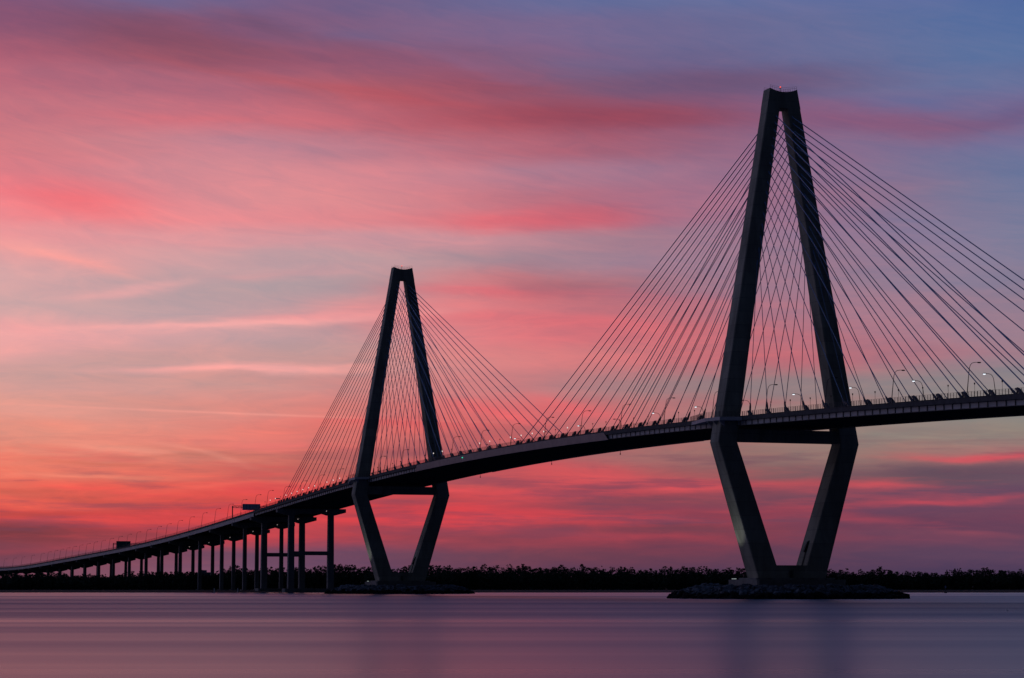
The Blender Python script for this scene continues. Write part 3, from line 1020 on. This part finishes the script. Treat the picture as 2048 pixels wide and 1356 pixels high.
def gantry(x, y0, y1, ztruss, py0, py1, pz0, pz1, mt, label):
    g = thing('overhead_sign', label, 'road sign', (x, 0, 0))
    for y in (y0, y1):
        p = MB()
        p.tube([(0, y, zt(x) - 1.2), (0, y, ztruss + .6)], .36, 8)
        p.build('post', 'steel', g)
    t = MB()
    for dxx in (-.5, .5):
        for dz_ in (-.6, .6):
            t.tube([(dxx, y0, ztruss + dz_), (dxx, y1, ztruss + dz_)], .13, 5)
    k = round((y1 - y0) / 1.6)
    for i in range(k):
        a, b = lerp(y0, y1, i / k), lerp(y0, y1, (i + 1) / k)
        for dxx in (-.5, .5):
            t.tube([(dxx, a, ztruss + (.6 if i % 2 else -.6)), (dxx, b, ztruss + (-.6 if i % 2 else .6))], .06, 4)
    t.build('truss', 'steel', g)
    p = MB()
    p.box((.62, py0, pz0), (.8, py1, pz1))
    for y in np.linspace(py0 + .5, py1 - .5, 6):
        p.box((.8, y - .05, pz0), (.9, y + .05, pz1), 1)
    p.build('sign_panel', [mt, 'steel'], g)
    return g


gantry(-812, -19.0, 17.0, 56.9, -12.4, -.2, 54.7, 58.9, 'signback', 'overhead sign gantry seen from behind with a wide dark blue-grey panel, over the viaduct top')
gantry(-1309, -19.5, 17.0, 40.6, -17.0, -4.6, 35.9, 43.0, 'signgreen', 'green overhead sign far down the approach viaduct')
sg_ = thing('lane_sign', 'small dark horizontal sign on a post where the leftmost stay cables end', 'road sign', (-679, -17.5, 0))
p = MB()
p.tube([(0, 0, zt(-679) - 1.2), (0, 0, zt(-679) + 3.2)], .12, 6)
p.build('post', 'steel', sg_)
p = MB()
p.box((-.1, -2.6, zt(-679) + 2.9), (.15, .1, zt(-679) + 3.5))
p.build('sign_panel', 'signback', sg_)

# ------------------------------------------------------------------ water, far bank, islands


def water_mat():
    m = bpy.data.materials.new('river_water')
    m.use_nodes = True
    nt = m.node_tree
    b = nt.nodes['Principled BSDF']
    b.inputs['Base Color'].default_value = (0.022, 0.065, 0.165, 1)
    b.inputs['IOR'].default_value = 1.6
    t = nt.nodes.new('ShaderNodeTexCoord')
    mp = nt.nodes.new('ShaderNodeMapping')
    mp.vector_type = 'TEXTURE'
    mp.inputs['Rotation'].default_value = (0, 0, YAW)
    mp.inputs['Scale'].default_value = (1, 26, 1)
    nt.links.new(t.outputs['Object'], mp.inputs[0])
    n1_ = nt.nodes.new('ShaderNodeTexNoise')
    n1_.inputs['Scale'].default_value = 0.011
    n1_.inputs['Detail'].default_value = 3
    n1_.inputs['Roughness'].default_value = 0.5
    nt.links.new(mp.outputs[0], n1_.inputs['Vector'])
    n2_ = nt.nodes.new('ShaderNodeTexNoise')
    n2_.inputs['Scale'].default_value = 0.06
    n2_.inputs['Detail'].default_value = 2
    nt.links.new(mp.outputs[0], n2_.inputs['Vector'])
    v = mnode('ADD', mnode('MULTIPLY', n1_.outputs['Fac'], 0.75, nt=nt), mnode('MULTIPLY', n2_.outputs['Fac'], 0.25, nt=nt), nt=nt)
    # sheltered and smooth by the near bank, ruffled in mid river, smoother again under the far bank
    so_ = nt.nodes.new('ShaderNodeSeparateXYZ')
    nt.links.new(t.outputs['Object'], so_.inputs[0])
    dd = mnode('ADD', mnode('MULTIPLY', so_.outputs[0], FH.x, nt=nt), mnode('MULTIPLY', so_.outputs[1], FH.y, nt=nt), nt=nt)
    dd = mnode('SUBTRACT', dd, CAM.x * FH.x + CAM.y * FH.y, nt=nt)
    ro = mnode('MULTIPLY_ADD', smooth(dd, 90, 430, nt), 0.12, 0.295, nt=nt)
    ro = mnode('MULTIPLY_ADD', smooth(dd, 100, 165, nt), 0.075, mnode('SUBTRACT', ro, 0.075, nt=nt), nt=nt)
    ro = mnode('MULTIPLY_ADD', smooth(dd, 700, 1200, nt), -0.10, ro, nt=nt)
    ro = mnode('MULTIPLY_ADD', mnode("SUBTRACT", v, 0.5, nt=nt), 0.70, ro, nt=nt)
    ro = mnode('MAXIMUM', ro, 0.12, nt=nt)
    nt.links.new(ro, b.inputs['Roughness'])
    return m


M['water'] = water_mat()
w = MB()
w.add([tuple(site(d, s, 0)) for d, s in ((-1500, -6000), (-1500, 6000), (1600, 6000), (1600, -6000))], [(0, 1, 2, 3)])
tag(w.build('water', 'water'), kind='structure')
gr = MB()
nd, ns = 14, 260
ds = [1404 + 18 * i for i in range(6)] + [1520, 1620, 1750, 1900, 2400, 3500, 6000, 11000]
rr = random.Random(3)
edge = [sum(math.sin(s * f + p) * a for f, p, a in ((.05, 1, 6), (.13, 2, 3), (.31, .5, 1.5))) for s in range(ns + 1)]
vs = []
for i, d in enumerate(ds):
    for s in range(ns + 1):
        side = lerp(-1300, 1300, s / ns) * (1 if d < 2000 else d / 2000)
        z = [-.6, .22, .5, .7, .8, .9, 1.0, 1.1, 1.2, 1.2, 1.2, 1.2, 1.2, 1.2][i] + (rr.random() * .12 if i > 0 else 0)
        vs.append(site(d + (edge[s] if i < 5 else 0), side, z))
fs = [(i * (ns + 1) + s, i * (ns + 1) + s + 1, (i + 1) * (ns + 1) + s + 1, (i + 1) * (ns + 1) + s) for i in range(nd - 1) for s in range(ns)]
gr.add(vs, fs)
tag(gr.build('ground', 'marsh'), kind='structure')


def rock_lump(rd):
    vs, fs = [], []
    t = (1 + 5 ** .5) / 2
    base = [(-1, t, 0), (1, t, 0), (-1, -t, 0), (1, -t, 0), (0, -1, t), (0, 1, t), (0, -1, -t), (0, 1, -t), (t, 0, -1), (t, 0, 1), (-t, 0, -1), (-t, 0, 1)]
    tri = [(0, 11, 5), (0, 5, 1), (0, 1, 7), (0, 7, 10), (0, 10, 11), (1, 5, 9), (5, 11, 4), (11, 10, 2), (10, 7, 6), (7, 1, 8), (3, 9, 4), (3, 4, 2), (3, 2, 6), (3, 6, 8), (3, 8, 9),
           (4, 9, 5), (2, 4, 11), (6, 2, 10), (8, 6, 7), (9, 8, 1)]
    sc = (rd.uniform(.7, 1.35), rd.uniform(.7, 1.35), rd.uniform(.55, 1.0))
    a = rd.uniform(0, 6.28)
    for b in base:
        k = rd.uniform(.75, 1.25) / 1.9
        x, y, z = b[0] * k * sc[0], b[1] * k * sc[1], b[2] * k * sc[2]
        vs.append((x * math.cos(a) - y * math.sin(a), x * math.sin(a) + y * math.cos(a), z))
    return vs, tri


def island(xc, seed, la, lb):
    rd = random.Random(seed)
    ax, by = 46.0, 38.5
    n_ = 72
    prof = [(1.03, -1.0), (1.0, .05), (.93, 1.0), (.84, 2.2), (.76, 3.2), (.70, 3.4), (.2, 3.5)]
    rad = [1 + .022 * math.sin(3 * 2 * math.pi * i / n_ + seed) + rd.uniform(-.012, .012) for i in range(n_)]
    secs = [[(ax * k * rad[i] * math.cos(2 * math.pi * i / n_), by * k * rad[i] * math.sin(2 * math.pi * i / n_), z + (rd.uniform(-.2, .2) if 0 < z < 3.3 else 0)) for i in range(n_)] for k, z in prof]
    m_ = MB().loft(secs)
    for fi, f in enumerate(m_.f):
        if fi < 2 * n_:
            m_.m[fi] = 1
    o = tag(m_.build('island', ['bed', 'wet'], None, loc=(xc, 0, 0)), kind='structure')
    r_ = MB()
    for i in range(2600):
        t = rd.uniform(0, 2 * math.pi)
        k = 1.0 - .33 * rd.random() ** .9
        z = np.interp(1 - k, [0, .07, .16, .24, .3, .4], [.05, 1.0, 2.2, 3.2, 3.45, 3.5])
        size = rd.choice((.35, .5, .7, .8, 1.0, 1.2, 1.7))
        vs, tri = rock_lump(rd)
        c = Vector((ax * k * math.cos(t), by * k * math.sin(t), float(z) + rd.uniform(-.15, .25)))
        r_.add([c + Vector(v) * size for v in vs], tri, 1 if z < 1.25 + rd.uniform(-.2, .2) else 0)
    o2 = r_.build('rocks', ['rock', 'wet'], None, fix=False, loc=(xc, 0, 0))
    tag(o2, kind='stuff')


island(0.0, 5, '', '')
island(-471.0, 9, '', '')

# ------------------------------------------------------------------ woodland on the far bank
TOPS = [(-300, 1146), (0, 1147), (70, 1144), (150, 1149), (230, 1147), (300, 1144), (360, 1141), (400, 1143), (430, 1144), (470, 1133), (505, 1138), (560, 1133), (600, 1133), (640, 1135), (680, 1132),
        (720, 1131), (800, 1132), (870, 1130), (910, 1134), (1000, 1132), (1060, 1132), (1120, 1132), (1170, 1130), (1225, 1136), (1300, 1137), (1370, 1135), (1450, 1136), (1560, 1137),
        (1660, 1138), (1700, 1141), (1757, 1137), (1800, 1144), (1860, 1143), (1900, 1141), (1950, 1137), (1990, 1139), (2048, 1142), (2400, 1142)]


def top_z(side, dist):
    px = IW / 2 + FPX * side / dist
    y = np.interp(px, [a for a, _ in TOPS], [b for _, b in TOPS])
    return CAM.z + (1171.0 - y) * dist / FPX


def leaf_quads(mb, rd, c, r, n, size):
    for _ in range(n):
        while True:
            p = Vector((rd.uniform(-1, 1), rd.uniform(-1, 1), rd.uniform(-1, 1)))
            if p.length < 1:
                break
        q = c + Vector((p.x * r[0], p.y * r[1], p.z * r[2]))
        s = size * rd.uniform(.6, 1.4)
        a = Vector((rd.gauss(0, 1), rd.gauss(0, 1), rd.gauss(0, 1))).normalized()
        b = a.orthogonal().normalized()
        b = (b * math.cos(1.3) + a.cross(b) * math.sin(1.3))
        mb.add([q - a * s - b * s * .6, q + a * s * .9 - b * s * .5, q + a * s * .7 + b * s * .6, q - a * s * .8 + b * s * .5], [(0, 1, 2, 3)])


def crown(mb, rd, base, h, wd, dens, size, low):
    """limbs with clumps of leaves, open at the top"""
    k = int(dens)
    for _ in range(k):
        t = low + (1 - low) * rd.random() ** .8
        mid = (low + 1) / 2 + .06
        rr_ = wd * math.sqrt(max(.02, 1 - ((t - mid) / (1.03 - mid)) ** 2 if t > mid else 1)) * math.sqrt(rd.random())
        a = rd.uniform(0, 2 * math.pi)
        c = base + Vector((rr_ * math.cos(a), rr_ * math.sin(a), h * t))
        cr = rd.uniform(.5, 1.2) * wd * .27
        leaf_quads(mb, rd, c, (cr, cr, cr * .8), 15, size)


rw = random.Random(21)
wd_ = MB()
for row, (dist, hk, step) in enumerate(((1722, .88, 4.4), (1745, .95, 4.6), (1772, 1.0, 4.8))):
    s = -560.0
    while s < 560:
        s += step * rw.uniform(.55, 1.45)
        dd = dist + rw.uniform(-9, 9)
        h = max(6.0, (top_z(s, dd) - 1.0) * hk * rw.uniform(.82, 1.06) * (1 + .07 * math.sin(s * .09 + row) + .05 * math.sin(s * .23)))
        crown(wd_, rw, site(dd, s, 1.0), h, rw.uniform(2.2, 4.2), 36, .34, .25)
        b = site(dd, s, 1.0)
        wd_.tube([b, b + Vector((rw.uniform(-.4, .4), rw.uniform(-.4, .4), h * .92))], [.22, .04], 4)
# undergrowth that closes the wood near the ground
for (d0, step, lo, hi, n_q, sz) in ((1716, 1.5, .58, .70, 40, .9), (1738, 1.3, .70, .82, 70, 1.0), (1756, 1.6, .74, .86, 60, .8)):
    s = -560.0
    while s < 560:
        s += step
        hh = max(3.0, (top_z(s, d0) - 1) * rw.uniform(lo, hi))
        c = site(d0 + rw.uniform(-5, 7), s, 1.0 + hh * .46)
        leaf_quads(wd_, rw, c, (1.7, 1.7, hh * .53), n_q, sz)
tag(wd_.build('woodland', 'leaf', None, fix=False), kind='stuff')

rt = random.Random(33)
protos = []
for v in range(6):
    h, w_ = 16.0, (3.0, 3.8, 3.3, 4.2, 2.7, 3.5)[v]
    tk = MB()
    tk.tube([(0, 0, -.3), (.15, .1, h * .3), (-.1, .2, h * .62), (0, 0, h * .92)], [.32, .24, .14, .03], 6)
    for i in range(16):
        z0 = h * rt.uniform(.32, .8)
        a = rt.uniform(0, 6.28)
        L = w_ * rt.uniform(.6, 1.05)
        p1 = Vector((math.cos(a) * L * .5, math.sin(a) * L * .5, z0 + L * .45))
        p2 = Vector((math.cos(a) * L * .85, math.sin(a) * L * .85, min(h * 1.0, z0 + L * 1.1)))
        tk.tube([(0, .1, z0), p1, p2], [.10, .06, .02], 4)
    cr = MB()
    crown(cr, rt, Vector((0, 0, 0)), h, w_, 90 if v != 4 else 50, .22, .26)
    for _ in range(14):       # twigs that fray the outline
        a, z0 = rt.uniform(0, 6.28), h * rt.uniform(.6, .98)
        L = w_ * rt.uniform(.2, .7)
        p = Vector((math.cos(a) * L, math.sin(a) * L, z0))
        cr.tube([p, p + Vector((math.cos(a) * .6, math.sin(a) * .6, rt.uniform(.5, 1.4)))], [.05, .015], 3)
    protos.append((tk.mesh('trunk', 'bark', False), cr.mesh('crown', 'leaf', False)))
ZONES = [(-40, 440, 'behind the viaduct columns'), (440, 700, 'behind the tall framed piers'), (880, 1400, 'between the two towers'), (1640, 2060, 'to the right of the nearer tower')]
for z0, z1, where in ZONES:
    x = z0 + 4
    k = 0
    items = []
    while x < z1:
        items.append(x)
        x += rt.uniform(13, 23)
    for x in items:
        k += 1
        dist = 1709 + rt.uniform(-6, 6)
        side = (x - IW / 2) / FPX * dist
        h = (top_z(side, dist) - 1.0) * rt.uniform(.82, .98)
        kk = rt.randrange(6)
        t = thing('tree', f'{("dark leafy", "dark broad", "dark ragged", "dark spreading", "thin sparse", "dark rounded")[kk]} tree, {nth(k)} from the left of those {where}', 'tree',
                  site(dist, side, 1.0), rt.uniform(0, 6.28), 'trees along the far bank')
        sc = h / 16.0
        t.scale = (sc * rt.uniform(.9, 1.25), sc * rt.uniform(.9, 1.25), sc)
        link('trunk', protos[kk][0], t)
        link('crown', protos[kk][1], t)

# ------------------------------------------------------------------ small things


def at_px(x, dist):
    return (x - IW / 2) / FPX * dist


D = 3600.0
k = D / FPX
b = thing('apartment_building', 'pale grey apartment block showing above the trees behind the viaduct columns', 'building', site(D, at_px(411.5, D), 1.0), YAW)
w = MB()
w.box((-8, -15.5 * k, 0), (8, 15.5 * k, 23.5))
w.build('wall', 'wall', b)
w = MB()
w.box((-5, -4.5 * k, 23.4), (5, 5.5 * k, 27.2))
w.box((-8.3, -15.8 * k, 23.0), (8.3, -4.6 * k, 23.9))
w.build('roof', 'wall', b)
for i in range(7):
    for j in range(6):
        q = MB()
        y = (-13 + i * 4.3) * k
        q.box((-8.15, y - 1.0, 5 + j * 3.1), (-7.9, y + 1.0, 6.8 + j * 3.1))
        q.build('window', 'glass', b)
D = 2500.0
py = thing('power_pylon', 'thin lattice power pole seen between the leftmost columns of the viaduct', 'utility pole', site(D, at_px(127.5, D), 0.5), YAW)
p = MB()
p.tube([(0, -.9, 0), (0, -.4, 20)], .22, 5)
p.tube([(0, .9, 0), (0, .4, 20)], .22, 5)
p.build('pole', 'steel', py)
p = MB()
for z in (14.5, 17.5, 19.6):
    p.tube([(0, -3.0, z), (0, 3.0, z)], .16, 5)
p.build('crossarm', 'steel', py)
D = 1330.0
cm = thing('channel_marker', 'small channel marker post standing in the water by the right-hand bank', 'channel marker', site(D, at_px(1886, D), 0), YAW)
p = MB()
p.tube([(0, 0, -1), (0, 0, 4.2)], .12, 6)
p.tube([(0, 0, -.5), (0, 0, .5)], .9, 8)
p.build('post', 'steel', cm)
p = MB()
p.prism([(-.45, 2.9), (.45, 2.9), (.45, 3.8), (0, 4.4), (-.45, 3.8)], 'x', -.06, .06)
p.build('sign_panel', 'signback', cm)
D = 396.0
by_ = thing('buoy', 'tiny white buoy floating alone on the water at the right', 'buoy', site(D, at_px(2008, D), 0), YAW)
p = MB()
p.sphere((0, 0, .05), .13, 10, 8)
p.build('float', 'white', by_)
p = MB()
p.tube([(0, 0, .14), (0, 0, .32)], .025, 6)
p.build('stem', 'white', by_)
for (x, lab) in ((432.3, 'slim pale piling in front of the viaduct, left of the pair'), (479.0, 'slim pale piling in front of the viaduct, right of the pair')):
    D = 1392.0
    t = thing('piling', lab, 'piling', site(D, at_px(x, D), 0), 0, 'pale pilings by the viaduct columns')
    p = MB()
    p.tube([(0, 0, -1), (0, 0, 2.7)], [.36, .32], 8)
    p.build('pile', 'white', t)
    p = MB()
    p.tube([(0, 0, 2.7), (0, 0, 3.0)], [.4, .05], 8)
    p.build('cap', 'steel', t)
